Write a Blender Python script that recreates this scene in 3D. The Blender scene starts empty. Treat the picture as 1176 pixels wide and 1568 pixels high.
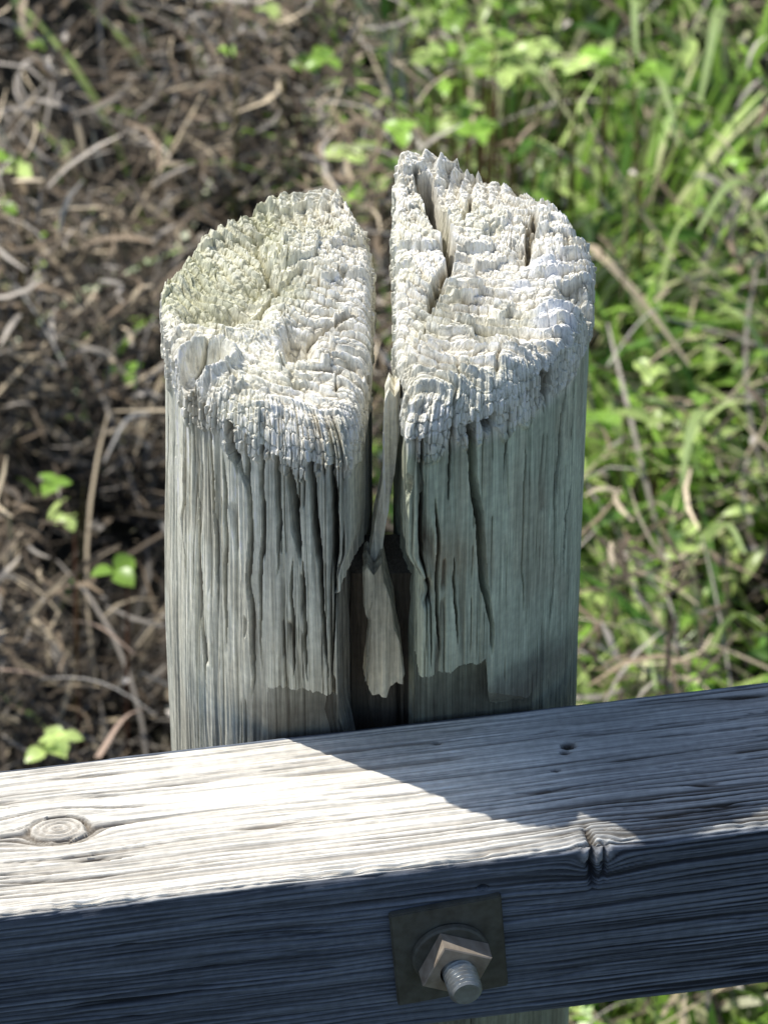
import bpy, bmesh, math, numpy as np
from mathutils import Vector
R=np.random.default_rng(7)
PX=0.00023; CP,SP=math.cos(math.radians(38)),math.sin(math.radians(38))
RAILH=0.85      # rail top above ground
YAW=math.radians(10.0)
D=1.7
# ------------------------------------------------ noise helpers
def hsh(ix,iy,s):
    a=(ix.astype(np.int64)*374761393+iy.astype(np.int64)*668265263+s*974634777)&0xFFFFFFFF
    a=((a^(a>>13))*1274126177)&0xFFFFFFFF
    a=((a^(a>>16))*2246822519)&0xFFFFFFFF
    return ((a^(a>>15))&0xFFFFFF)/float(0xFFFFFF)
def vn(x,y,s=0):
    ix=np.floor(x);iy=np.floor(y);fx=x-ix;fy=y-iy
    fx=fx*fx*(3-2*fx);fy=fy*fy*(3-2*fy)
    a=hsh(ix,iy,s);b=hsh(ix+1,iy,s);c=hsh(ix,iy+1,s);d=hsh(ix+1,iy+1,s)
    return (a*(1-fx)+b*fx)*(1-fy)+(c*(1-fx)+d*fx)*fy
def fbm(x,y,s=0,o=4):
    t=0;a=.5;n=0
    for i in range(o):
        t=t+a*vn(x*2**i,y*2**i,s+i*17);n+=a;a*=.5
    return t/n
def worley(x,y,s=0):
    ix=np.floor(x);iy=np.floor(y)
    f1=np.full(x.shape,9.);f2=np.full(x.shape,9.);idv=np.zeros(x.shape)
    for dx in(-1,0,1):
        for dy in(-1,0,1):
            cx=ix+dx;cy=iy+dy
            px=cx+.15+.7*hsh(cx,cy,s);py=cy+.15+.7*hsh(cx,cy,s+5)
            d=np.sqrt((px-x)**2+(py-y)**2);r=hsh(cx,cy,s+9)
            m=d<f1
            f2=np.where(m,f1,np.minimum(f2,d));idv=np.where(m,r,idv);f1=np.where(m,d,f1)
    return f1,f2,idv
def ss(a,b,x):
    t=np.clip((x-a)/(b-a),0,1);return t*t*(3-2*t)
def mkmesh(name,V,F,col=None,mat=None,smooth=True,parent=None):
    me=bpy.data.meshes.new(name)
    V=np.asarray(V,dtype=np.float32)
    me.vertices.add(len(V));me.vertices.foreach_set("co",V.ravel())
    tot=sum(f.size for f in F);npoly=sum(len(f) for f in F)
    me.loops.add(tot);me.loops.foreach_set("vertex_index",np.concatenate([f.ravel() for f in F]).astype(np.int32))
    me.polygons.add(npoly)
    cnt=np.concatenate([np.full(len(f),f.shape[1]) for f in F])
    me.polygons.foreach_set("loop_start",np.concatenate([[0],np.cumsum(cnt)[:-1]]).astype(np.int32))
    me.update(calc_edges=True);me.validate()
    me.polygons.foreach_set("use_smooth",np.full(len(me.polygons),smooth,dtype=bool))
    if col is not None:
        c=np.ones((len(V),4),dtype=np.float32);c[:,:3]=col
        at=me.color_attributes.new("Col",'FLOAT_COLOR','POINT');at.data.foreach_set("color",c.ravel())
    o=bpy.data.objects.new(name,me);bpy.context.scene.collection.objects.link(o)
    if mat: me.materials.append(mat)
    if parent: o.parent=parent
    return o
def empty(name):
    e=bpy.data.objects.new(name,None);e.empty_display_size=.05;bpy.context.scene.collection.objects.link(e);return e
# ------------------------------------------------ materials
def nodes(name):
    m=bpy.data.materials.new(name);m.use_nodes=True;nt=m.node_tree
    return m,nt,nt.nodes,nt.links,nt.nodes["Principled BSDF"]
def woodmat(name,scale,bump=.35,rough=.85,lo=.70,hi=1.26):
    m,nt,N,L,P=nodes(name)
    a=N.new("ShaderNodeAttribute");a.attribute_name="Col"
    tc=N.new("ShaderNodeTexCoord");mp=N.new("ShaderNodeMapping");mp.inputs["Scale"].default_value=scale
    L.new(tc.outputs["Object"],mp.inputs[0])
    n=N.new("ShaderNodeTexNoise");n.inputs["Scale"].default_value=1;n.inputs["Detail"].default_value=5;n.inputs["Roughness"].default_value=.7
    L.new(mp.outputs[0],n.inputs[0])
    n2=N.new("ShaderNodeTexNoise");n2.inputs["Scale"].default_value=300;n2.inputs["Detail"].default_value=4
    L.new(tc.outputs["Object"],n2.inputs[0])
    r=N.new("ShaderNodeMapRange");r.inputs[1].default_value=.3;r.inputs[2].default_value=.7;r.inputs[3].default_value=lo;r.inputs[4].default_value=hi
    L.new(n.outputs[0],r.inputs[0])
    r2=N.new("ShaderNodeMapRange");r2.inputs[1].default_value=.3;r2.inputs[2].default_value=.7;r2.inputs[3].default_value=.88;r2.inputs[4].default_value=1.12
    L.new(n2.outputs[0],r2.inputs[0])
    mu=N.new("ShaderNodeMath");mu.operation='MULTIPLY';L.new(r.outputs[0],mu.inputs[0]);L.new(r2.outputs[0],mu.inputs[1])
    v=N.new("ShaderNodeVectorMath");v.operation='SCALE';L.new(a.outputs["Color"],v.inputs[0]);L.new(mu.outputs[0],v.inputs["Scale"])
    mn=N.new("ShaderNodeVectorMath");mn.operation='MINIMUM';mn.inputs[1].default_value=(.93,.91,.88);L.new(v.outputs[0],mn.inputs[0])
    L.new(mn.outputs[0],P.inputs["Base Color"])
    P.inputs["Roughness"].default_value=rough;P.inputs["Specular IOR Level"].default_value=.25
    b=N.new("ShaderNodeBump");b.inputs["Strength"].default_value=bump;b.inputs["Distance"].default_value=.0006
    L.new(mu.outputs[0],b.inputs["Height"]);L.new(b.outputs[0],P.inputs["Normal"])
    return m
M_post=woodmat("weathered_post_wood",(1100,1100,35),.6,.85,.62,1.34)
M_rail=woodmat("weathered_rail_wood",(26,1100,1100),.45,.8,.64,1.30)
def leafmat(name,tr=.4,rough=.5):
    m,nt,N,L,P=nodes(name)
    a=N.new("ShaderNodeAttribute");a.attribute_name="Col"
    L.new(a.outputs["Color"],P.inputs["Base Color"]);P.inputs["Roughness"].default_value=rough
    P.inputs["Specular IOR Level"].default_value=.4
    if tr>0:
        t=N.new("ShaderNodeBsdfTranslucent");L.new(a.outputs["Color"],t.inputs[0])
        mx=N.new("ShaderNodeMixShader");mx.inputs[0].default_value=tr
        L.new(P.outputs[0],mx.inputs[1]);L.new(t.outputs[0],mx.inputs[2]);L.new(mx.outputs[0],N["Material Output"].inputs[0])
    return m
M_leaf=leafmat("green_leaf",.30,.33);M_dry=leafmat("dry_stem",0,.7)
def metal(name,c,rough,met):
    m,nt,N,L,P=nodes(name)
    tc=N.new("ShaderNodeTexCoord");n=N.new("ShaderNodeTexNoise");n.inputs["Scale"].default_value=220;n.inputs["Detail"].default_value=6
    L.new(tc.outputs["Object"],n.inputs[0])
    cr=N.new("ShaderNodeValToRGB");cr.color_ramp.elements[0].position=.3;cr.color_ramp.elements[1].position=.7
    cr.color_ramp.elements[0].color=(c[0]*.6,c[1]*.55,c[2]*.5,1);cr.color_ramp.elements[1].color=(*c,1)
    L.new(n.outputs[0],cr.inputs[0]);L.new(cr.outputs[0],P.inputs["Base Color"])
    P.inputs["Metallic"].default_value=met;P.inputs["Roughness"].default_value=rough
    b=N.new("ShaderNodeBump");b.inputs["Strength"].default_value=.25;b.inputs["Distance"].default_value=.0004
    L.new(n.outputs[0],b.inputs["Height"]);L.new(b.outputs[0],P.inputs["Normal"])
    return m
M_plate=metal("dull_galvanised_plate",(.115,.115,.095),.65,.15)
M_nut=metal("zinc_nut",(.36,.31,.25),.5,.1)
M_bolt=metal("zinc_bolt",(.34,.36,.36),.45,.4)
# ------------------------------------------------ post halves
CX,CY,RAD=-0.003,0.06,0.0745
def w2(px,py,z):
    return (px-588)*PX/1.03, ((1110-py)*PX-z*CP)/SP
def half(side,parent):
    left=side=='L'
    cx=-.041 if left else .037; cy=.06
    if left: inner=lambda y:-.0045-.0060*ss(.03,-.012,y)-.010*ss(.085,.135,y)
    else:    inner=lambda y:.0042+.0030*ss(.02,-.012,y)+.001*ss(.1,.14,y)
    phi=np.linspace(math.pi/2,math.pi/2+2*math.pi,6000)
    c,s=np.cos(phi),np.sin(phi)
    ox,oy=cx-CX,cy-CY
    b=ox*c+oy*s
    rad=RAD*(1+.012*np.sin(3*phi+.6)+.008*np.sin(5*phi))
    rc=-b+np.sqrt(b*b-(ox*ox+oy*oy-rad**2))
    rp=np.full(phi.shape,.03)
    sg=c if left else -c
    for _ in range(12):
        y=cy+rp*s;dist=(inner(y)-cx) if left else (cx-inner(y))
        rp=np.where(sg>.05,np.minimum(dist/np.maximum(sg,.05),.3),.3)*.5+rp*.5
    rp=np.where(sg>.05,rp,.4)
    k=24
    r=(rc**-k+rp**-k)**(-1/k)
    X=cx+r*c;Y=cy+r*s
    L=np.concatenate([[0],np.cumsum(np.hypot(np.diff(X),np.diff(Y)))])
    NS=1000
    w=np.where(Y<.075,1.0,.42);Lw=np.concatenate([[0],np.cumsum(np.hypot(np.diff(X),np.diff(Y))*.5*(w[1:]+w[:-1]))])
    sw=np.linspace(0,Lw[-1],NS+1)[:-1]
    ph=np.interp(sw,Lw,phi);rr=np.interp(ph,phi,r);S=np.interp(ph,phi,L)
    c,s=np.cos(ph),np.sin(ph);OX=cx+rr*c;OY=cy+rr*s
    tx=np.roll(OX,-1)-np.roll(OX,1);ty=np.roll(OY,-1)-np.roll(OY,1);tl=np.hypot(tx,ty)
    nx,ny=ty/tl,-tx/tl
    sd=3 if left else 51
    zb=.119 if left else .130
    def flank(Sx,Z,OXX,OYY):
        sdx=Sx+.0022*(fbm(Sx*12,Z*9,sd+70,2)-.5)+.0005*(vn(Sx*60,Z*60,sd+71)-.5)
        a1=fbm(sdx*170,Z*3.2,sd+80,2);a2=fbm(sdx*560,Z*9,sd+90,3);a3=vn(sdx*1300,Z*30,sd+95);a4=vn(sdx*1000,Z*12,sd+96)
        patch=ss(.35,.62,fbm(sdx*75,Z*4,sd+75,2))
        fur=np.clip(1-np.abs(a1-.5)*13,0,1)*ss(.40,.55,fbm(sdx*60,Z*9,sd+76,2))
        fine=np.clip(1-np.abs(a2-.5)*8,0,1)
        # short dry checks
        s1=np.clip(1-np.abs(vn(sdx*420,Z*6,sd+97)-.5)*16,0,1)*ss(.52,.62,fbm(sdx*130,Z*45,sd+98,2))
        if left: rough=.35+.45*patch*ss(-.066,-.050,OXX)+.15*ss(.08,.13,Z)
        else: rough=np.where(OXX>.034,.18,.42+.25*patch)
        rough=rough+.30*ss(zb-.004,zb+.012,Z)
        plank=vn(sdx*95,Z*1.5,sd+103);slat=np.floor(plank*6)/6
        dep=rough*(.0030*fur+.0010*fine*(.4+.6*patch)+.0007*a4)+(.3+rough)*.0016*s1+.0003*a3+.0022*(fbm(sdx*38,Z*4,sd+100,2)-.5)+(.5+rough)*.0014*(slat-.5)
        cr1,cr2,cc=worley(sdx/.0021,Z/.0042,sd+13)
        brk=ss(zb-.0015,zb+.0015,Z+.010*(vn(Sx*190,Z*0,sd+3)-.5))
        g=np.clip(1-(cr2-cr1)/.16,0,1)
        dep=dep+brk*((cc-.5)*.0013+.0011*g-.0012)
        dk=np.clip(rough*(.8*fur+.55*fine+.25*(1-a4))+(.4+rough)*.8*s1+brk*.40*g,0,1)
        return dep,dk,a1
    NT=185
    u=np.arange(1,NT+1)/NT;t=1-(1-u)**1.45
    T,_=np.meshgrid(t,ph,indexing='ij')
    x=cx+(OX-cx)[None]*T;y=cy+(OY-cy)[None]*T;d=(1-T)*rr[None]*.93
    pxc,pyc=(.006,.125) if left else (.058,.118)
    wx=x+.008*(fbm(x*55,y*55,sd,2)-.5);wy=y+.008*(fbm(x*55,y*55,sd+2,2)-.5)
    rho=np.hypot(wx-pxc,wy-pyc);th=np.arctan2(wy-pyc,wx-pxc)
    RW=.0044 if left else .0054
    f1,f2,cid=worley(rho/RW*1.0,th*.05/.0052,sd)
    h1,h2,hid=worley(rho/.0017,th*.05/.0021,sd+6)
    low=fbm(x*45,y*45,sd+20,3)-.5
    front=ss(.030,-.010,y)
    if left:
        z0=.1455+.004*low*2;Rr=.004+.018*front+.003*ss(-.05,-.075,x);z0+=-.004*ss(.0,.14,y)
    else:
        z0=.1535+.003*low*2;z0+=.004*ss(.03,.07,x)-.002*front;Rr=.004+.012*front
    q=np.clip((Rr-d)/Rr,0,1);e=Rr*(1-np.sqrt(np.maximum(1-q*q*.97,0)))
    fm=ss(.15,.8,q)*front
    rp_=(rho/RW)%1;ring=np.where(rp_<.80,(rp_/.80)**1.3,(1-rp_)/.20)     # soft early wood eroded behind each hard late-wood ridge
    mR=.45+.55*ss(.35,.55,fbm(x*38,y*38,sd+21,2));mC=ss(.35,.65,fbm(x*48,y*48,sd+22,2))
    gap=np.clip(1-(f2-f1)/.12,0,1);gap2=np.clip(1-(h2-h1)/.25,0,1)
    terr=fbm(x*36+5,y*36,sd+24,3)+.05*(vn(x*350,y*350,sd+25)-.5);step=ss(.47,.49,terr)+ss(.60,.62,terr)
    crumb=fbm(x*600,y*600,sd+31,3)-.5
    ray=np.clip(1-np.abs(vn(th*11,rho*70,sd+35)-.5)/.03,0,1)*ss(.4,.6,fbm(x*60,y*60,sd+36,2))
    bump=-(1-ring)*(.0023 if left else .0031)*mR+((cid-.5)*.0018-.0010*gap)*(.3+.7*mC)+(hid-.5)*.0011-.0008*gap2+.0008*crumb+.0032*(step-.7)+.0010*(fbm(x*150,y*150,sd+32,3)-.5)-.0022*ray
    dark=np.clip(.30*gap*(.3+.7*mC)+.42*(1-ring)**2.5*mR+.18*gap2+.10*ss(.05,-.25,crumb)+.5*ray,0,1)
    z=z0-e+bump*(1-.7*fm)
    def hol(px,py,rx,ry,dep,pw=2):
        nonlocal z,dark
        hx,hy=w2(px,py,.148 if left else .155)
        wob=.0016*(fbm(x*230,y*230,61,3)-.5)*2
        k=np.exp(-(np.abs((x-hx+wob)/rx)**pw+np.abs((y-hy+wob)/ry)**pw));z=z-dep*k;dark=np.clip(dark+.2*k*(dep>0),0,1)
    def crack(p,q_,wd,dep):
        nonlocal z,dark
        zz=.148 if left else .155
        a=np.array(w2(*p,zz));b_=np.array(w2(*q_,zz));ab=b_-a
        tt=np.clip(((x-a[0])*ab[0]+(y-a[1])*ab[1])/(ab@ab),0,1)
        jx=.0014*(fbm(x*300,y*300,77)-.5)*2
        dd=np.hypot(x-a[0]-tt*ab[0]+jx,y-a[1]-tt*ab[1])
        wdt=wd*(1.25-.75*np.abs(tt-.4)*1.6)
        k=np.clip(1.3-dd/wdt,0,1);z=z-dep*k;dark=np.clip(dark+.8*k,0,1)
    white=np.zeros_like(x)
    if left:
        hol(335,462,.014,.007,.011,3);hol(455,515,.005,.007,.013,3);hol(295,430,.006,.014,.003)
        hol(490,425,.019,.026,-.0050,8);hol(400,410,.007,.006,.006);hol(520,505,.006,.003,.005)
        hol(395,320,.022,.010,.0020);hol(370,505,.013,.003,-.003)
        hx,hy=w2(312,545,.146);dk_=np.hypot((x-hx)/1.2,(y-hy)/.95)+.0014*(fbm(x*200,y*200,8)-.5)
        z=z+.0045*np.exp(-((dk_-.0088)/.0016)**2)-.010*np.exp(-(dk_/.0068)**6);dark=dark*(1-.8*np.exp(-((dk_-.0088)/.0018)**2))
        crack((430,430),(300,530),.0013,.005);crack((560,480),(470,500),.0012,.004);crack((385,350),(430,450),.0010,.004)
    else:
        crack((654,258),(692,395),.0028,.024);crack((640,250),(655,330),.0011,.005);crack((692,395),(655,470),.0018,.006)
        crack((825,330),(812,390),.0015,.006);crack((725,280),(712,340),.0012,.005)
        hol(888,448,.0060,.0065,.013,3);hol(808,378,.004,.005,.006)
        hol(838,410,.005,.005,-.004,3);hol(845,485,.007,.0050,-.004,3);hol(800,450,.009,.004,.003)
        for (a,b_,rw) in((845,400,.007),(848,485,.007),(880,532,.006),(800,430,.004)):
            hx,hy=w2(a,b_,.157);white+=np.exp(-(np.hypot(x-hx,y-hy)/rw)**4)
    dpt,dkt,_a=flank(S[None]+0*x,z0-e,OX[None]+0*x,OY[None]+0*x)
    x=x-nx[None]*dpt*fm*q;y=y-ny[None]*dpt*fm*q;z=z-dpt*fm*(1-.6*q)
    dark=dark*(1-fm)+dkt*.6*fm
    zE=z[-1].copy()
    base=np.array([1.0,.965,.86]);drk=np.array([.30,.26,.18])
    tone=.90+.24*fbm(x*60,y*60,sd+40,3)
    col=(drk[None,None]*dark[...,None]+base*(1-dark[...,None]))*tone[...,None]
    lm=fbm(x*60,y*60,sd+60,3)
    lich=(ss(.50,.68,lm)*.25+(.55*ss(-.010,-.045,x)*ss(.03,.07,y) if left else 0))[...,None]
    col=col*(1-lich)+np.array([.55,.55,.38])*lich*tone[...,None]
    if white.max()>0:
        wv=np.clip(white*ss(.35,.5,fbm(x*300,y*300,5)),0,1)[...,None];col=col*(1-wv)+np.array([.93,.95,1.0])*wv
    NZ=290
    vv=np.arange(1,NZ+1)/NZ
    zl=-.012
    Z=zE[None]+(zl-zE[None])*vv[:,None]
    extra=np.array([-.03,-.06,-.0805,-.082,-.1,-.2,-.4,-.6,-.87])
    Z=np.concatenate([Z,np.repeat(extra[:,None],NS,1)])
    Sx=S[None]+np.zeros_like(Z);OXX=OX[None]+0*Z;OYY=OY[None]+0*Z
    dep,dk,a1=flank(Sx,Z,OXX,OYY)
    fr=ss(.062,.035,OYY)
    def vcrack(ptop,pbot,wd,dp,wob=.0012):
        nonlocal dep,dk
        zz=[(((1110-p[1])*PX+.012*SP)/CP) for p in(ptop,pbot)]
        xx=[(p[0]-588)*PX*.985 for p in(ptop,pbot)]
        tt=(Z-zz[1])/(zz[0]-zz[1]);xc=xx[1]+(xx[0]-xx[1])*tt+wob*(fbm(Z*45,Z*0,int(ptop[0]),4)-.5)*2
        env=ss(-.02,.35,tt)*ss(1.02,.75,tt)
        k=np.clip(1-np.abs((OXX-xc)/(wd*1.15*(.25+.75*env))),0,1)**.7*np.minimum(1,env*2.5)*fr
        dep=dep+dp*k;dk=np.clip(dk+k,0,1)
    if left:
        for p,q_,wd,dp in(((318,590),(388,790),.0013,.008),((383,660),(388,1110),.0008,.006),((345,620),(366,770),.0010,.006),
            ((442,720),(460,870),.0014,.008),((478,680),(486,880),.0011,.007),((508,680),(518,950),.0011,.008),((430,620),(426,900),.0008,.006),
            ((490,800),(502,1040),.0007,.005),((300,780),(318,1135),.0006,.004),((522,860),(508,1040),.0007,.006),((408,630),(400,1050),.0006,.005),
            ((275,700),(278,1000),.0004,.003),((465,860),(470,1050),.0006,.005),((345,740),(350,1050),.0006,.004),((535,690),(530,900),.0007,.005),
            ((325,640),(332,1000),.0004,.003),((290,600),(294,800),.0004,.003),((450,860),(446,1050),.0005,.004)):
            vcrack(p,q_,wd,dp)
        k=ss(-.0150,-.0125,OXX)*ss(.070,.066,Z)*ss(-.02,.01,Z)*fr;dep=dep+.004*k;dk=np.clip(dk+.5*k,0,1)
    else:
        for p,q_,wd,dp in(((706,580),(758,1030),.0013,.016),((748,690),(742,630),.0022,.007),((648,640),(640,1000),.0008,.006),
            ((822,590),(832,700),.0016,.006),((698,860),(706,1000),.0005,.004),((632,560),(624,780),.0013,.008),((668,760),(672,1020),.0006,.004),
            ((862,650),(850,1060),.0004,.003),((800,720),(808,1000),.0003,.0015),((690,640),(684,780),.0005,.004),((652,900),(660,1020),.0005,.004),((880,600),(870,1000),.0003,.002),((775,660),(768,760),.0004,.002)):
            vcrack(p,q_,wd,dp)
        k=np.exp(-(((OXX-.0120)/.0036)**2+((Z-.070)/.0055)**2)**2)*fr;dep+=.006*k;dk=np.clip(dk+1.2*k,0,1)
    PXx=OXX-nx[None]*dep;PYy=OYY-ny[None]*dep
    near=ss(.012,.002,np.abs(OXX-(-.009 if left else .0065)))*ss(.022,.0,OYY)*ss(.088,.075,Z)*ss(-.1,-.03,Z)
    PXx=PXx+(-.0028 if left else .0042)*near
    if left: PXx=PXx-.003*ss(.12,0,Z)*ss(-.02,-.07,OXX)
    yc=PXx*math.tan(YAW)+.0006
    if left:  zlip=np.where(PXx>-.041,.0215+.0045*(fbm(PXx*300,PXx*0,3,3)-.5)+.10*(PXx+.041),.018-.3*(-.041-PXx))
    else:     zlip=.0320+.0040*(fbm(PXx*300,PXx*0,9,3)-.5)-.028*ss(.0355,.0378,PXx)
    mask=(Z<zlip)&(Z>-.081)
    PYy=np.where(mask&(PYy<yc),np.maximum(PYy,yc+.0006*a1),PYy)
    if not left:
        lim=yc-np.maximum(Z-.003,0)*.75
        PYy=np.where((PXx>.0365)&(Z>-.081)&(PYy<lim),lim+.0005*a1,PYy)
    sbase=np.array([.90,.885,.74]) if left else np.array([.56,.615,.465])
    sdrk=np.array([.11,.092,.066])
    tone=(.74+.52*fbm(Sx*420,Z*16,sd+120,4))*(.88+.24*fbm(Sx*60,Z*12,sd+130,3))
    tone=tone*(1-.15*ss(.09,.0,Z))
    dk3=dk[...,None]
    sc=(sdrk*dk3+sbase*(1-dk3))*tone[...,None]
    st=(ss(.50,.68,fbm(Sx*60,Z*25,sd+140,3))*.28)[...,None];sc=sc*(1-st)+np.array([.42,.36,.25])*tone[...,None]*st
    if left:   # the half next to the split is coloured greyer
        gq=(ss(-.045,-.030,OXX)*fr*.40)[...,None];sc=sc*(1-gq)+np.array([.48,.49,.40])*(1-.8*dk3)*tone[...,None]*gq
    if not left:
        g=np.exp(-(((OXX-.021)/.010)**2+((Z-.083)/.012)**2))[...,None]*.5;sc=sc*(1-g)+np.array([.36,.25,.15])*g
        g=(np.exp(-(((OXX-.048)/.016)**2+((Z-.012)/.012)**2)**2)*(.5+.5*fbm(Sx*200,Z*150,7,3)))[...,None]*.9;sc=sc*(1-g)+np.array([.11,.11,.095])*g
    hb=ss(zb-.004,zb+.004,Z)[...,None]*.7;sc=sc*(1-hb)+hb*(drk*dk3*.8+base*(1-dk3*.8))*tone[...,None]
    # damp wood just over the rail
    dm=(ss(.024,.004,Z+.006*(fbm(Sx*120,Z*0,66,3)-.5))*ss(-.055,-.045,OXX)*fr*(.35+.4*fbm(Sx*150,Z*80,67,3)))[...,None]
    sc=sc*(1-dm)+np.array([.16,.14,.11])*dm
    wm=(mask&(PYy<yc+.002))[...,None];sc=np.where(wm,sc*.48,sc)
    gr=ss(-.55,-.85,Z)[...,None];sc=sc*(1-.5*gr)
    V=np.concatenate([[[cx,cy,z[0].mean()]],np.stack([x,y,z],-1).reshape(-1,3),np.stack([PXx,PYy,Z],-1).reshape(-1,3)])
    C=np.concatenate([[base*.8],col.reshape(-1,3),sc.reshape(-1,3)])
    NR=NT+Z.shape[0]
    i=np.arange(NR-1)[:,None]*NS+1;j=np.arange(NS)[None];j2=(j+1)%NS
    Q=np.stack([i+j,i+NS+j,i+NS+j2,i+j2],-1).reshape(-1,4)
    jj=np.arange(NS);Tn=np.stack([np.zeros(NS,int),jj+1,(jj+1)%NS+1],-1)
    V[:,2]+=RAILH
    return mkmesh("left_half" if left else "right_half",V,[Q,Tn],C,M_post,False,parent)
post=empty("wooden_post")
hL=half('L',post);hR=half('R',post)
def prism(name,pts,axis,lo,hi,mat,parent,base,seed,amp=.0008,res=.0016):
    bm=bmesh.new()
    def mk(v):
        vs=[]
        for p in pts: vs.append(bm.verts.new((p[0],v,p[1]) if axis=='y' else (v,p[0],p[1])))
        return vs
    a=mk(lo);b=mk(hi);n=len(pts)
    bm.faces.new(a);bm.faces.new(b[::-1])
    for i in range(n): bm.faces.new((a[i],a[(i+1)%n],b[(i+1)%n],b[i]))
    bmesh.ops.triangulate(bm,faces=bm.faces[:])
    for _ in range(9):
        ed=[e for e in bm.edges if e.calc_length()>res and e.verts[0].co.z>-.03]
        if not ed: break
        bmesh.ops.subdivide_edges(bm,edges=ed,cuts=1)
        bmesh.ops.triangulate(bm,faces=[f for f in bm.faces if len(f.verts)>3])
    bmesh.ops.recalc_face_normals(bm,faces=bm.faces[:])
    bm.normal_update()
    P=np.array([v.co[:] for v in bm.verts]);Nn=np.array([v.normal[:] for v in bm.verts])
    f=fbm(P[:,0]*500+P[:,1]*420,P[:,2]*12,seed,3)
    P=P+Nn*((f-.5)*2*amp+.0008*(fbm(P[:,2]*150,P[:,0]*60+P[:,1]*60,seed+4,3)-.5))[:,None]
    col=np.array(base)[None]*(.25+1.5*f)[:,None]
    bm.verts.index_update();F=np.array([[v.index for v in fa.verts] for fa in bm.faces]);bm.free()
    P[:,2]+=RAILH
    return mkmesh(name,P,[F],col,mat,False,parent)
def xz(px,py,y): return ((px-588)*PX*.985,((1110-py)*PX-y*SP)/CP)
s1=[xz(a,b,-.002) for a,b in((556,876),(562,868),(572,880),(584,862),(588,890),(600,930),(604,962),(611,985),(617,1048),(608,1044),(598,1052),(592,1070),(580,1062),(570,1066),(558,1045),(566,960),(558,930))]
prism("splinter_low",s1,'y',-.002,.012,M_post,post,(.44,.41,.31),5,.0012,.0011)
s2=[xz(a,b,.012) for a,b in((590,604),(596,588),(604,598),(611,586),(613,640),(604,712),(590,790),(582,850),(562,860),(571,800),(586,720),(588,650))]
prism("splinter_high",s2,'y',.006,.016,M_post,post,(.78,.74,.60),11,.0008,.0011)
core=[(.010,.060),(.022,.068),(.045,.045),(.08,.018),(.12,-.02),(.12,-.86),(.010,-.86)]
prism("heartwood_core",core,'x',-.012,.013,M_post,post,(.11,.092,.068),21,.001,.003)
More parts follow.
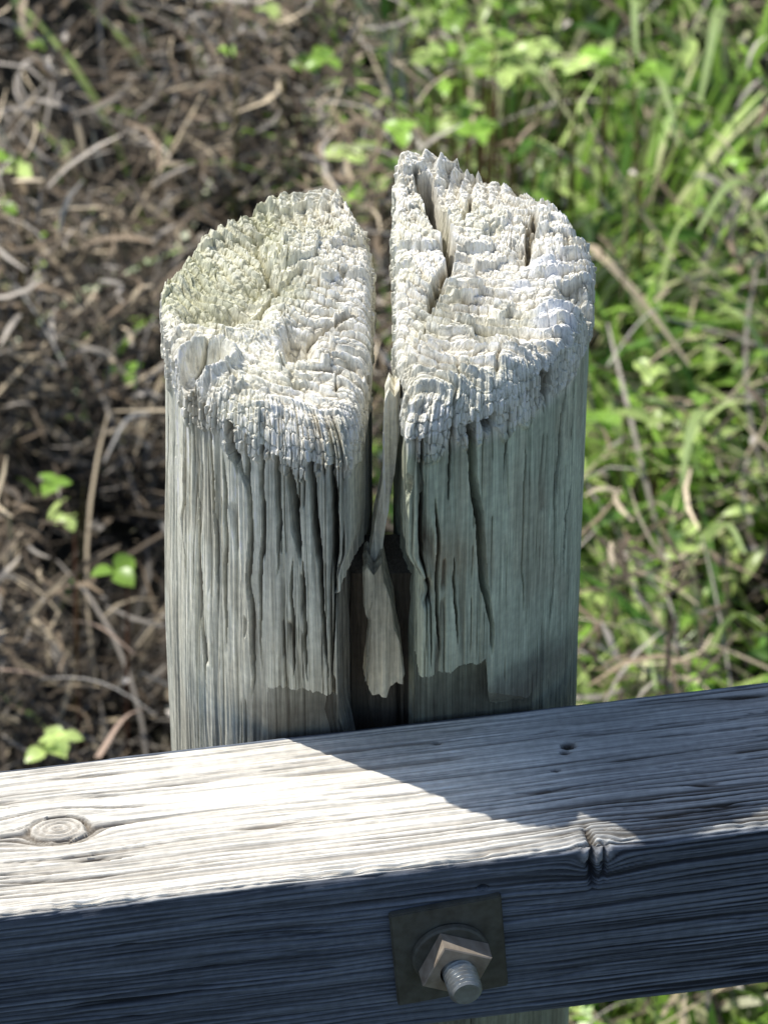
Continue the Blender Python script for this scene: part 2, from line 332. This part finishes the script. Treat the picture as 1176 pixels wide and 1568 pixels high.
# ------------------------------------------------ rail
W,H=.0775,.0775
def rail():
    rc=.0035
    pts=[];nrm=[]
    def add(p,n): pts.append(p);nrm.append(n)
    dq=.00038
    for c in np.arange(rc,W-rc,dq): add((c,0),(0,1))
    for a in np.linspace(90,0,12): add((W-rc+rc*math.cos(math.radians(a)),-rc+rc*math.sin(math.radians(a))),(math.cos(math.radians(a)),math.sin(math.radians(a))))
    for h in np.arange(rc+dq,H-rc,dq): add((W,-h),(1,0))
    for a in np.linspace(0,-90,7): add((W-rc+rc*math.cos(math.radians(a)),-H+rc+rc*math.sin(math.radians(a))),(math.cos(math.radians(a)),math.sin(math.radians(a))))
    for c in np.linspace(W-rc-.004,rc+.004,14): add((c,-H),(0,-1))
    for a in np.linspace(-90,-180,5): add((rc+rc*math.cos(math.radians(a)),-H+rc+rc*math.sin(math.radians(a))),(math.cos(math.radians(a)),math.sin(math.radians(a))))
    for h in np.linspace(H-rc-.004,rc+.004,14): add((0,-h),(-1,0))
    for a in np.linspace(180,100,6): add((rc+rc*math.cos(math.radians(a)),-rc+rc*math.sin(math.radians(a))),(math.cos(math.radians(a)),math.sin(math.radians(a))))
    pts=np.array(pts);nrm=np.array(nrm);n=len(pts)
    q=np.concatenate([[0],np.cumsum(np.hypot(*(np.diff(pts,axis=0).T)))])+rc
    U=np.concatenate([np.linspace(-2.6,-.2,30),np.arange(-.195,.195,.0010),np.linspace(.2,2.6,30)])
    UU,QQ=np.meshgrid(U,q,indexing='ij')
    def flow(UU,QQ,u0,q0,Rk,st):
        du=(UU-u0)/st;dq_=QQ-q0;r2=du*du+dq_*dq_
        return dq_*(Rk*Rk)/np.maximum(r2,Rk*Rk*.5),np.sqrt(r2)
    kq1=.036;ku1=-.121;R1=.0060
    kq2=W+.002;ku2=.0610;R2=.0052
    f1,r1=flow(UU,QQ,ku1,kq1,R1,1.7);f2,r2=flow(UU,QQ,ku2,kq2,R2,1.1)
    qw=QQ-f1*1.25-f2*1.1+.005*(fbm(UU*7,QQ*25,3,3)-.5)+.0008*(fbm(UU*60,QQ*200,4,2)-.5)
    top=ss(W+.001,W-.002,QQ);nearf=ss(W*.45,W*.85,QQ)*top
    g1=vn(qw*430,UU*3.2,11);g2=vn(qw*1150,UU*9,12);g3=fbm(qw*170,UU*4,13,3);g4=vn(qw*2200,UU*40,15)
    lines=.5+.5*np.sin(qw*2*math.pi/.0021+5*fbm(qw*60,UU*3,33,2))
    g=np.where(top>.5,(.22*g1+.35*g2+.23*g4+.25*lines*(.25+nearf))/(.80+.25*(.25+nearf)),.14*g1+.36*g2+.30*g4+.20*lines)
    ridge=ss(.28,.66,g)
    ck=np.clip(1-np.abs(g3-.5)*42,0,1)*ss(.44,.6,fbm(UU*9,qw*90,19,2))
    ck2=np.clip(1-np.abs(vn(qw*300,UU*5,29)-.5)*28,0,1)*ss(.45,.58,fbm(UU*14,qw*160,39,2))
    ck3=np.clip(1-np.abs(vn(qw*620,UU*8,49)-.5)*14,0,1)*ss(.5,.62,fbm(UU*20,qw*260,59,2))
    dep=(1-ridge)*(.00042+.00060*nearf)+(ck*.0020)*(.35+.65*top)+ck2*.0012*(.5+.5*top)+ck3*.0008
    dk=np.clip((1-ridge)*(.30+.40*nearf+.45*(1-top))+.9*ck*(.4+.6*top)+.75*ck2*(.5+.5*top)+.6*ck3,0,1)
    ins=ss(R1*1.15,R1*.85,r1);rings=.5+.5*np.sin(r1*2*math.pi/.0017+3*fbm(UU*300,QQ*300,44,2))
    dep=dep*(1-ins)+ins*(-.0002+.0009*(1-rings));dk=dk*(1-ins)+ins*(.15+.5*(1-rings))
    e1=np.exp(-((r1-R1)/.0006)**2)*ss(.42,.6,fbm(UU*150,QQ*150,45,2));dep+=.0016*e1;dk=np.clip(dk+.8*e1,0,1)
    ins2=ss(R2*1.3,R2*.6,r2);dep=dep*(1-.6*ins2)-.0008*ins2+.0012*ins2*fbm(UU*900,QQ*260,47,3)
    dk=dk*(1-.6*ins2)+.4*ins2*vn(UU*1200,QQ*150,48)
    kc=np.exp(-np.abs((UU-ku2+.0012+.0025*(fbm(QQ*260,QQ*0,6,2)-.5))/.0011)**2)*ss(W-.014,W-.005,QQ)*ss(W+.022,W+.012,QQ)
    kc+=.7*np.exp(-np.abs((UU-ku2-.0030+.002*(fbm(QQ*200,QQ*0,16,2)-.5))/.0006)**2)*ss(W-.006,W-.002,QQ)*ss(W+.018,W+.010,QQ)
    dep+=.0045*kc;dk=np.clip(dk+kc,0,1)
    ar=np.exp(-((QQ-W+.0015)/.003)**2);dep+=ar*.0026*ss(.5,.75,fbm(UU*60,UU*0,50,3))+ar*.0010*fbm(UU*300,QQ*300,51,3)
    for(u0,q0,rr_) in((.0620,.0235,.0017),(.0600,.0270,.0011),(.0165,.014,.0009),(.055,.036,.0008),(.021,W+.012,.0012)):
        k=np.exp(-(((UU-u0)/(rr_*1.4))**2+((QQ-q0)/rr_)**2)**2);dep+=.004*k;dk=np.clip(dk+k,0,1)
    X=UU;Yl=-(pts[:,0][None]-nrm[:,0][None]*dep);Z=pts[:,1][None]-nrm[:,1][None]*dep
    tone=(.76+.48*fbm(qw*800,UU*16,60,3))*(.82+.36*fbm(UU*9,QQ*30,61,3))
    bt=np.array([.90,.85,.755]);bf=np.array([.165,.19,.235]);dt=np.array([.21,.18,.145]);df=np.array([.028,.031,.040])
    shd=ss(.01,.08,UU)[...,None]  # right part of the top painted darker and bluer, deepening the post's shadow
    bt2=bt*(1-.50*shd)*(1+shd*np.array([-.06,0,.10]));dt2=dt*(1-.65*shd)
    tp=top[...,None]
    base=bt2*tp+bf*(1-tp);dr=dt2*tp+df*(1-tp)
    dk=np.clip(dk*(1+.5*shd[...,0]),0,1)
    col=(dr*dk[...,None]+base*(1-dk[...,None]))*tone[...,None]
    kn=(ss(R1*1.3,R1*.6,r1)*.12)[...,None];col=col*(1-kn)+np.array([.45,.38,.30])*kn
    k2=(ins2*.4*(1-kc.clip(0,1)))[...,None];col=col*(1-k2)+np.array([.5,.5,.5])*tone[...,None]*k2
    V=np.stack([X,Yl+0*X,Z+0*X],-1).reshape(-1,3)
    nu=len(U);i=np.arange(nu-1)[:,None]*n;j=np.arange(n)[None];j2=(j+1)%n
    Q=np.stack([i+j,i+j2,i+n+j2,i+n+j],-1).reshape(-1,4)
    caps=[np.arange(n)[::-1][None],(np.arange(n)+(nu-1)*n)[None]]
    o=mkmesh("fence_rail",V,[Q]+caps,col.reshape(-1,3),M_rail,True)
    o.rotation_euler=(0,0,YAW);o.location=(0,0,RAILH)
    return o
rail_o=rail()
# ------------------------------------------------ bolt, plate, nut
bolt=empty("bolt")
bu=.0090;bd=.0390
ca,sa=math.cos(YAW),math.sin(YAW)
bolt.location=(bu*ca+W*sa,bu*sa-W*ca,RAILH-bd)
bolt.rotation_euler=(math.radians(90),0,YAW)
def bmobj(name,bm,mat):
    me=bpy.data.meshes.new(name);bmesh.ops.recalc_face_normals(bm,faces=bm.faces[:]);bm.to_mesh(me);bm.free()
    me.materials.append(mat)
    o=bpy.data.objects.new(name,me);bpy.context.scene.collection.objects.link(o);o.parent=bolt;return o
bm=bmesh.new();bmesh.ops.create_cube(bm,size=1)
for v in bm.verts: v.co.x*=.0395;v.co.y*=.0425;v.co.z=v.co.z*.003+.0013
bmesh.ops.bevel(bm,geom=bm.edges[:],offset=.0005,segments=2,affect='EDGES')
pl=bmobj("square_washer_plate",bm,M_plate);pl.rotation_euler=(math.radians(-1.5),math.radians(1.0),math.radians(4))
def lathe(name,prof,mat,n=64):
    V=[];prof=np.array(prof)
    for k in range(n):
        a=2*math.pi*k/n;V+= [(r*math.cos(a),r*math.sin(a),z) for r,z in prof]
    m=len(prof);F=[]
    for k in range(n):
        for i in range(m-1): F.append((k*m+i,((k+1)%n)*m+i,((k+1)%n)*m+i+1,k*m+i+1))
    return mkmesh(name,V,[np.array(F)],None,mat,False,bolt)
lathe("round_washer",[(.006,.0029),(.0132,.0029),(.0136,.0034),(.0135,.0050),(.0128,.0056),(.006,.0056)],M_plate,64)
sq=.0093;HT=.0078;z0=.0058;bv=.0004
def ringpts(hs,z,n=48):
    o=[]
    for k in range(n):
        a=2*math.pi*k/n;c_,s_=math.cos(a),math.sin(a);r=min(hs/max(abs(c_),abs(s_)),hs*1.41);o.append((r*c_,r*s_,z))
    return o
n=48;cir=lambda z:[(.0061*math.cos(2*math.pi*k/n),.0061*math.sin(2*math.pi*k/n),z) for k in range(n)]
V=ringpts(sq,z0,n)+ringpts(sq,z0+HT-bv,n)+ringpts(sq-bv,z0+HT,n)+cir(z0+HT)+cir(z0)
F=[(l*n+k,l*n+(k+1)%n,(l+1)*n+(k+1)%n,(l+1)*n+k) for l in range(4) for k in range(n)]
nut=mkmesh("square_nut",V,[np.array(F)],None,M_nut,False,bolt);nut.rotation_euler=(0,0,math.radians(-24));nut.location=(.0008,0,0)
V=[];F=[];n=48;m=170;z1=.0265;r0=.0060
for i in range(m+1):
    z=z1*i/m-.002
    for k in range(n):
        a=2*math.pi*k/n;ph=(z/.00175-k/n)%1;tri=abs(ph-.5)*2
        r=r0-.0011*tri
        if z>z1-.0035: r=min(r,r0-(z-(z1-.0035))*.9)
        V.append((r*math.cos(a),r*math.sin(a),z))
for i in range(m):
    for k in range(n): F.append((i*n+k,i*n+(k+1)%n,(i+1)*n+(k+1)%n,(i+1)*n+k))
sh=mkmesh("threaded_shank",V,[np.array(F),np.arange(m*n,(m+1)*n)[None]],None,M_bolt,False,bolt);sh.location=(.0008,.0003,0);sh.rotation_euler=(math.radians(1.5),math.radians(3),0)
# ------------------------------------------------ ground
bm=bmesh.new();bmesh.ops.create_grid(bm,x_segments=200,y_segments=200,size=1)
for v in bm.verts:
    for i in (0,1):
        c=v.co[i];v.co[i]=math.copysign(abs(c)*2.2+abs(c)**6*300,c)
    v.co.y+=1.0
P=np.array([v.co[:] for v in bm.verts]);hh=(fbm(P[:,0]*3,P[:,1]*3,200,4)-.5)*.05+(fbm(P[:,0]*20,P[:,1]*20,210,3)-.5)*.02
for v,h in zip(bm.verts,hh): v.co.z=h-.01
me=bpy.data.meshes.new("ground");bm.to_mesh(me);bm.free()
for p in me.polygons:p.use_smooth=True
gd=bpy.data.objects.new("ground",me);bpy.context.scene.collection.objects.link(gd)
m,nt,N,L,P_=nodes("soil_and_litter")
tc=N.new("ShaderNodeTexCoord");n=N.new("ShaderNodeTexNoise");n.inputs["Scale"].default_value=18;n.inputs["Detail"].default_value=10;n.inputs["Roughness"].default_value=.7
L.new(tc.outputs["Object"],n.inputs[0]);cr=N.new("ShaderNodeValToRGB");L.new(n.outputs[0],cr.inputs[0])
cr.color_ramp.elements[0].position=.3;cr.color_ramp.elements[0].color=(.010,.008,.006,1);cr.color_ramp.elements[1].position=.72;cr.color_ramp.elements[1].color=(.05,.04,.026,1)
e=cr.color_ramp.elements.new(.52);e.color=(.022,.021,.012,1)
L.new(cr.outputs[0],P_.inputs["Base Color"]);P_.inputs["Roughness"].default_value=.95
b=N.new("ShaderNodeBump");b.inputs["Distance"].default_value=.01;L.new(n.outputs[0],b.inputs["Height"]);L.new(b.outputs[0],P_.inputs["Normal"])
me.materials.append(m)
# ------------------------------------------------ vegetation
CAM=np.array([0,.03-D*CP,RAILH+.0717+D*SP])
def gpos(px,py,h):
    vx=(px-588)*PX/D;vy=(784-py)*PX/D
    d=np.array([vx,CP+vy*SP,-SP+vy*CP]);t=(h-CAM[2])/d[2];p=CAM+d*t;return p[0],p[1]
def green(x,y):
    b=.0-.10*ss(1.5,1.95,y)+.07*(fbm(x*6,y*6,300,3)-.5)*2
    return ss(b-.03,b+.06,x)
def strips(x,y,az,el0,bend,ln,wd,col,ns=5,zr=0,twist=0,tip=.08):
    n=len(x);t=np.linspace(0,1,ns+1)
    el=el0[:,None]-bend[:,None]*t[None]**1.3
    dl=(ln/ns)[:,None]
    ch=np.cos(el)*dl;cz=np.sin(el)*dl
    hx=np.concatenate([np.zeros((n,1)),np.cumsum(ch[:,:-1],1)],1);hz=np.concatenate([np.zeros((n,1)),np.cumsum(cz[:,:-1],1)],1)
    azz=az[:,None]+twist*(R.random((n,1))-.5)*t[None]
    px=x[:,None]+hx*np.cos(azz);py=y[:,None]+hx*np.sin(azz);pz=np.maximum(zr+hz,.0)
    w=wd[:,None]*.5*np.clip((.55+t*1.6)*(1-t**2.2),0,1)[None]+wd[:,None]*tip*.5
    tw=(R.random((n,1))-.5)*1.2+azz+math.pi/2
    tz=(R.random((n,1))-.5)*.9
    sx=np.cos(tw)*w;sy=np.sin(tw)*w;sz=tz*w
    V=np.stack([np.stack([px-sx,py-sy,pz-sz],-1),np.stack([px+sx,py+sy,pz+sz],-1)],2)
    base=(np.arange(n)*(ns+1)*2)[:,None];k=np.arange(ns)[None]*2
    F=np.stack([base+k,base+k+1,base+k+3,base+k+2],-1).reshape(-1,4)
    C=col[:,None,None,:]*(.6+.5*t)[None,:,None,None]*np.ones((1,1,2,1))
    return V.reshape(-1,3),F,C.reshape(-1,3)
def join(parts):
    V=[];F=[];C=[];o=0
    for v,f,c in parts: V.append(v);F.append(f+o);C.append(c);o+=len(v)
    return np.concatenate(V),[np.concatenate(F)],np.concatenate(C)
def place(n,core):
    if core: return R.uniform(-.50,.52,n),R.uniform(.45,2.30,n)
    x=R.uniform(-2.4,2.4,n);y=R.uniform(-1.0,4.2,n);k=~((np.abs(x)<.5)&(y>.45)&(y<2.3));return x[k],y[k]
G1=np.array([.30,.50,.075]);G2=np.array([.54,.68,.22]);G3=np.array([.12,.25,.04]);G4=np.array([.66,.66,.36])
T1=np.array([.50,.41,.28]);T2=np.array([.17,.125,.08]);T3=np.array([.36,.32,.27])
def mixc(cs,n,p=None):
    i=R.choice(len(cs),n,p=p);c=np.array(cs)[i];return c*R.uniform(.65,1.3,(n,1))
gp=[];dp=[]
for core,ng,nd in((True,26000,92000),(False,22000,26000)):
    x,y=place(ng,core);g=green(x,y);tuft=fbm(x*9,y*9,411,2)
    k=(R.random(len(x))<(.02+.98*g)*(.25+.75*ss(.35,.55,tuft)));x,y=x[k],y[k]
    f1,f2,cid=worley(x/.06,y/.06,5)
    n_=len(x);az=cid*40%6.28+R.normal(0,.7,n_)
    ln=R.gamma(6,.018,n_)*(.6+.8*cid);wd=R.uniform(.0022,.0085,n_)
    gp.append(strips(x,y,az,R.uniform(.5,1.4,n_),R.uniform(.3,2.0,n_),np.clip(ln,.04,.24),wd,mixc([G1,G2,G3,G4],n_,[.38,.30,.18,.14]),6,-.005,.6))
    x,y=place(nd,core);g=green(x,y);clump=fbm(x*11,y*11,402,2)
    k=(R.random(len(x))<(1-.72*g)*(.20+.80*ss(.38,.56,clump)));x,y=x[k],y[k];n_=len(x)
    dens=fbm(x*12,y*12,401,2);zr=(R.random(n_)**1.1*.26*ss(.34,.66,dens)+R.random(n_)*.010)[:,None]
    f1,f2,cid=worley(x/.05,y/.05,15);az=cid*40%6.28+R.normal(0,.8,n_)
    el=R.normal(.35,.45,n_)
    cd_=mixc([T1,T2,T3,T2*.4],n_,[.18,.36,.18,.28])*(.25+1.10*zr/.2)  # low stems coloured darker: shade inside the brush painted in
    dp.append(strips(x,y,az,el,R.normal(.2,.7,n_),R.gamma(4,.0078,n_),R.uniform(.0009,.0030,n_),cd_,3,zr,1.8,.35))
    x,y=place(nd//80,core);n_=len(x)
    dp.append(strips(x,y,R.uniform(0,6.28,n_),R.uniform(.1,.9,n_),R.uniform(0,.9,n_),R.uniform(.06,.20,n_),R.uniform(.0010,.0024,n_),mixc([T1,T2,T3],n_),6,R.random((n_,1))*.08,.8,.5))
def stalk(p0,p1,h0,h1,wd,col,sag=.0):
    a=np.array([*gpos(*p0,h0),h0]);b=np.array([*gpos(*p1,h1),h1]);ns=8;V=[];
    side=np.cross(b-a,[0,0,1.]);side/=np.linalg.norm(side)
    side=side*.8+np.array([0,0,.4])
    for i in range(ns+1):
        t=i/ns;p=a+(b-a)*t+np.array([0,0,sag*math.sin(math.pi*t)])+side*.006*(math.sin(3*t+p0[0]))
        w=wd*.5*(1-.75*t);V+=[p-side*w,p+side*w]
    F=[(2*i,2*i+1,2*i+3,2*i+2) for i in range(ns)]
    dp.append((np.array(V),np.array(F),np.repeat([col],len(V),0)))
tan=(.66,.52,.36);pk=(.40,.29,.22);gy=(.50,.47,.42)
for a in(((905,375),(1055,560),.14,.10,.015,tan),((0,1025),(150,1085),.18,.14,.005,pk),((80,955),(215,1000),.16,.18,.006,pk),((60,1040),(240,1095),.17,.17,.004,gy),
    ((140,1160),(240,1085),.18,.17,.006,pk),((0,75),(110,105),.17,.12,.005,gy),((0,680),(60,760),.17,.12,.005,pk),((790,235),(850,180),.12,.12,.006,pk),((780,225),(900,262),.12,.15,.007,gy),
    ((1050,660),(1176,600),.12,.16,.005,gy),((930,560),(1010,470),.12,.16,.005,gy),((20,420),(90,560),.14,.18,.004,gy),((240,640),(150,700),.12,.16,.004,gy)):
    stalk(*a,.01)
grs=(.58,.72,.28)
for a in(((1010,470),(1050,330),.12,.19,.013,grs),((1040,700),(1176,625),.14,.17,.014,grs),((1060,720),(1000,620),.10,.18,.012,grs),((1120,20),(1060,150),.12,.16,.013,grs),((960,0),(985,90),.12,.16,.013,grs),
    ((860,290),(950,180),.10,.18,.012,grs),((1060,830),(1150,850),.12,.17,.013,grs),((950,300),(1090,290),.12,.17,.009,grs),((1080,1000),(1176,960),.12,.17,.010,grs),((900,850),(1000,980),.12,.10,.011,(.30,.48,.09)),((1100,480),(1176,560),.16,.14,.013,grs),
    ((1000,100),(1030,220),.12,.18,.012,grs),((940,960),(1010,1060),.12,.16,.010,grs),((1100,640),(1040,740),.12,.18,.012,grs),((1176,300),(1060,350),.12,.18,.010,grs)):
    stalk(*a,.02);gp.append(dp.pop())
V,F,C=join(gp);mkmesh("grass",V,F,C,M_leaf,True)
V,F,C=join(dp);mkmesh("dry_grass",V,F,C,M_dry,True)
def leafmesh(x,y,z,sz,az,col,asp,tilt):
    n=len(x)
    t=np.linspace(0,1,6);hw=np.sin(np.pi*t**.85)**.75*.5*asp
    tx=R.normal(0,tilt,n);ty=R.normal(0,tilt*.6,n)
    V=np.zeros((n,18,3))
    for i in range(6):
        for j,sgn in enumerate((-1,0,1)):
            V[:,i*3+j,0]=t[i];V[:,i*3+j,1]=sgn*hw[i];V[:,i*3+j,2]=abs(sgn)*hw[i]*.35-.3*(t[i]-.3)**2
    V*=sz[:,None,None]
    c,s=np.cos(tx),np.sin(tx);Y=V[:,:,1]*c[:,None]-V[:,:,2]*s[:,None];Zz=V[:,:,1]*s[:,None]+V[:,:,2]*c[:,None]
    c,s=np.cos(ty),np.sin(ty);X=V[:,:,0]*c[:,None]-Zz*s[:,None];Zz=V[:,:,0]*s[:,None]+Zz*c[:,None]
    c,s=np.cos(az)[:,None],np.sin(az)[:,None]
    V=np.stack([x[:,None]+X*c-Y*s,y[:,None]+X*s+Y*c,z[:,None]+Zz],-1)
    b=(np.arange(n)*18)[:,None]
    q=np.array([[i*3+j,i*3+j+1,(i+1)*3+j+1,(i+1)*3+j] for i in range(5) for j in(0,1)])
    F=(b[:,:,None]+q[None]).reshape(-1,4)
    C=np.repeat(col[:,None,:],18,1)
    return V.reshape(-1,3),F,C.reshape(-1,3)
lp=[]
def trefoils(x,y,z,sz,col):
    n_=len(x);a0=R.uniform(0,6.28,n_)
    for t in range(3):
        lp.append(leafmesh(x,y,z,sz*R.uniform(.85,1.1,n_),a0+t*2.09+R.normal(0,.15,n_),col*R.uniform(.9,1.1,(n_,1)),.85,.35))
    lp.append(strips(x,y,a0,np.full(n_,1.5),np.zeros(n_),z,np.full(n_,.0014),mixc([np.array([.16,.14,.05]),np.array([.16,.08,.05])],n_),5,0,0,.8))
for core,nl in((True,1000),(False,2000)):
    x,y=place(nl,core);g=green(x,y);pat=ss(.45,.62,vn(x*7,y*7,501))
    k=R.random(len(x))<(.05+.22*g*pat+.06*g);x,y=x[k],y[k];n_=len(x)
    trefoils(x,y,R.uniform(.06,.19,n_),R.uniform(.007,.014,n_),mixc([G1,G2],n_))
    x,y=place(nl*3,core);g=green(x,y);k=R.random(len(x))<(.03+.5*g);x,y=x[k],y[k];n_=len(x)
    lp.append(leafmesh(x,y,R.uniform(.01,.15,n_),R.uniform(.015,.04,n_),R.uniform(0,6.28,n_),mixc([G1,G2,G3],n_),.30,.6))
spots=[(350,65,1),(490,85,2),(500,110,1),(570,250,4),(545,300,2),(620,245,2),(645,105,4),(620,35,2),(760,110,7),(735,75,3),(800,70,4),(850,80,3),(690,190,4),(45,800,1),(20,230,1),(25,255,1),(85,755,1),(80,1130,2),(5,300,1),(120,1120,1),
       (940,110,3),(900,110,2),(1010,130,2),(190,870,1),(680,60,2),(575,210,2),(400,20,1),(930,640,2),(730,180,3)]
X=[];Y=[];Z=[]
for px,py,n_ in spots:
    for i in range(n_):
        h=R.uniform(.19,.24);a,b=gpos(px+R.normal(0,18),py+R.normal(0,16),h);X.append(a);Y.append(b);Z.append(h)
n_=len(X);trefoils(np.array(X),np.array(Y),np.array(Z),R.uniform(.008,.016,n_),mixc([G1*1.1,G2],n_))
V,F,C=join(lp);mkmesh("clover_weeds",V,F,C,M_leaf,True)
lp=[]
for core,nl in((True,4000),(False,3000)):
    x,y=place(nl,core);n_=len(x);zz=R.random(n_)**1.5*.18+.005
    lp.append(leafmesh(x,y,zz,R.uniform(.004,.010,n_),R.uniform(0,6.28,n_),mixc([T1,T2,T3,T3*2.0],n_,[.15,.58,.18,.09])*(.3+5*zz)[:,None],.5,.8))  # litter colour darkens towards the ground, painting in the depth shade
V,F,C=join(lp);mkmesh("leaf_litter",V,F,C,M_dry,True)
# ------------------------------------------------ light
EL=math.radians(56);AZ=(-.86,.50)
hd=math.hypot(*AZ);sx,sy=AZ[0]/hd*math.cos(EL),AZ[1]/hd*math.cos(EL);sz=math.sin(EL)
ld=bpy.data.lights.new("sun","SUN");ld.energy=5.0;ld.angle=math.radians(.5);ld.color=(1,.965,.89)
lo=bpy.data.objects.new("sun",ld);bpy.context.scene.collection.objects.link(lo);lo.location=(-3,2,5)
lo.rotation_euler=Vector((sx,sy,sz)).to_track_quat('Z','Y').to_euler()
w=bpy.data.worlds.new("World");bpy.context.scene.world=w;w.use_nodes=True
nt=w.node_tree;sk=nt.nodes.new("ShaderNodeTexSky");sk.sky_type='NISHITA';sk.sun_disc=False;sk.sun_elevation=EL;sk.sun_rotation=math.atan2(AZ[0],AZ[1])%(2*math.pi)
nt.links.new(sk.outputs[0],nt.nodes["Background"].inputs[0]);nt.nodes["Background"].inputs[1].default_value=.14
# ------------------------------------------------ camera
cd=bpy.data.cameras.new("camera");co=bpy.data.objects.new("camera",cd);bpy.context.scene.collection.objects.link(co)
co.location=tuple(CAM);co.rotation_euler=(math.radians(52),0,0)
cd.sensor_fit='VERTICAL';cd.sensor_height=36;cd.sensor_width=27;cd.lens=36*D/(1568*PX)
cd.clip_start=.05;cd.clip_end=1000
cd.dof.use_dof=True;cd.dof.focus_distance=D-.02;cd.dof.aperture_fstop=28
bpy.context.scene.camera=co
sc=bpy.context.scene;sc.view_settings.view_transform='Standard';sc.view_settings.look='None';sc.view_settings.exposure=0
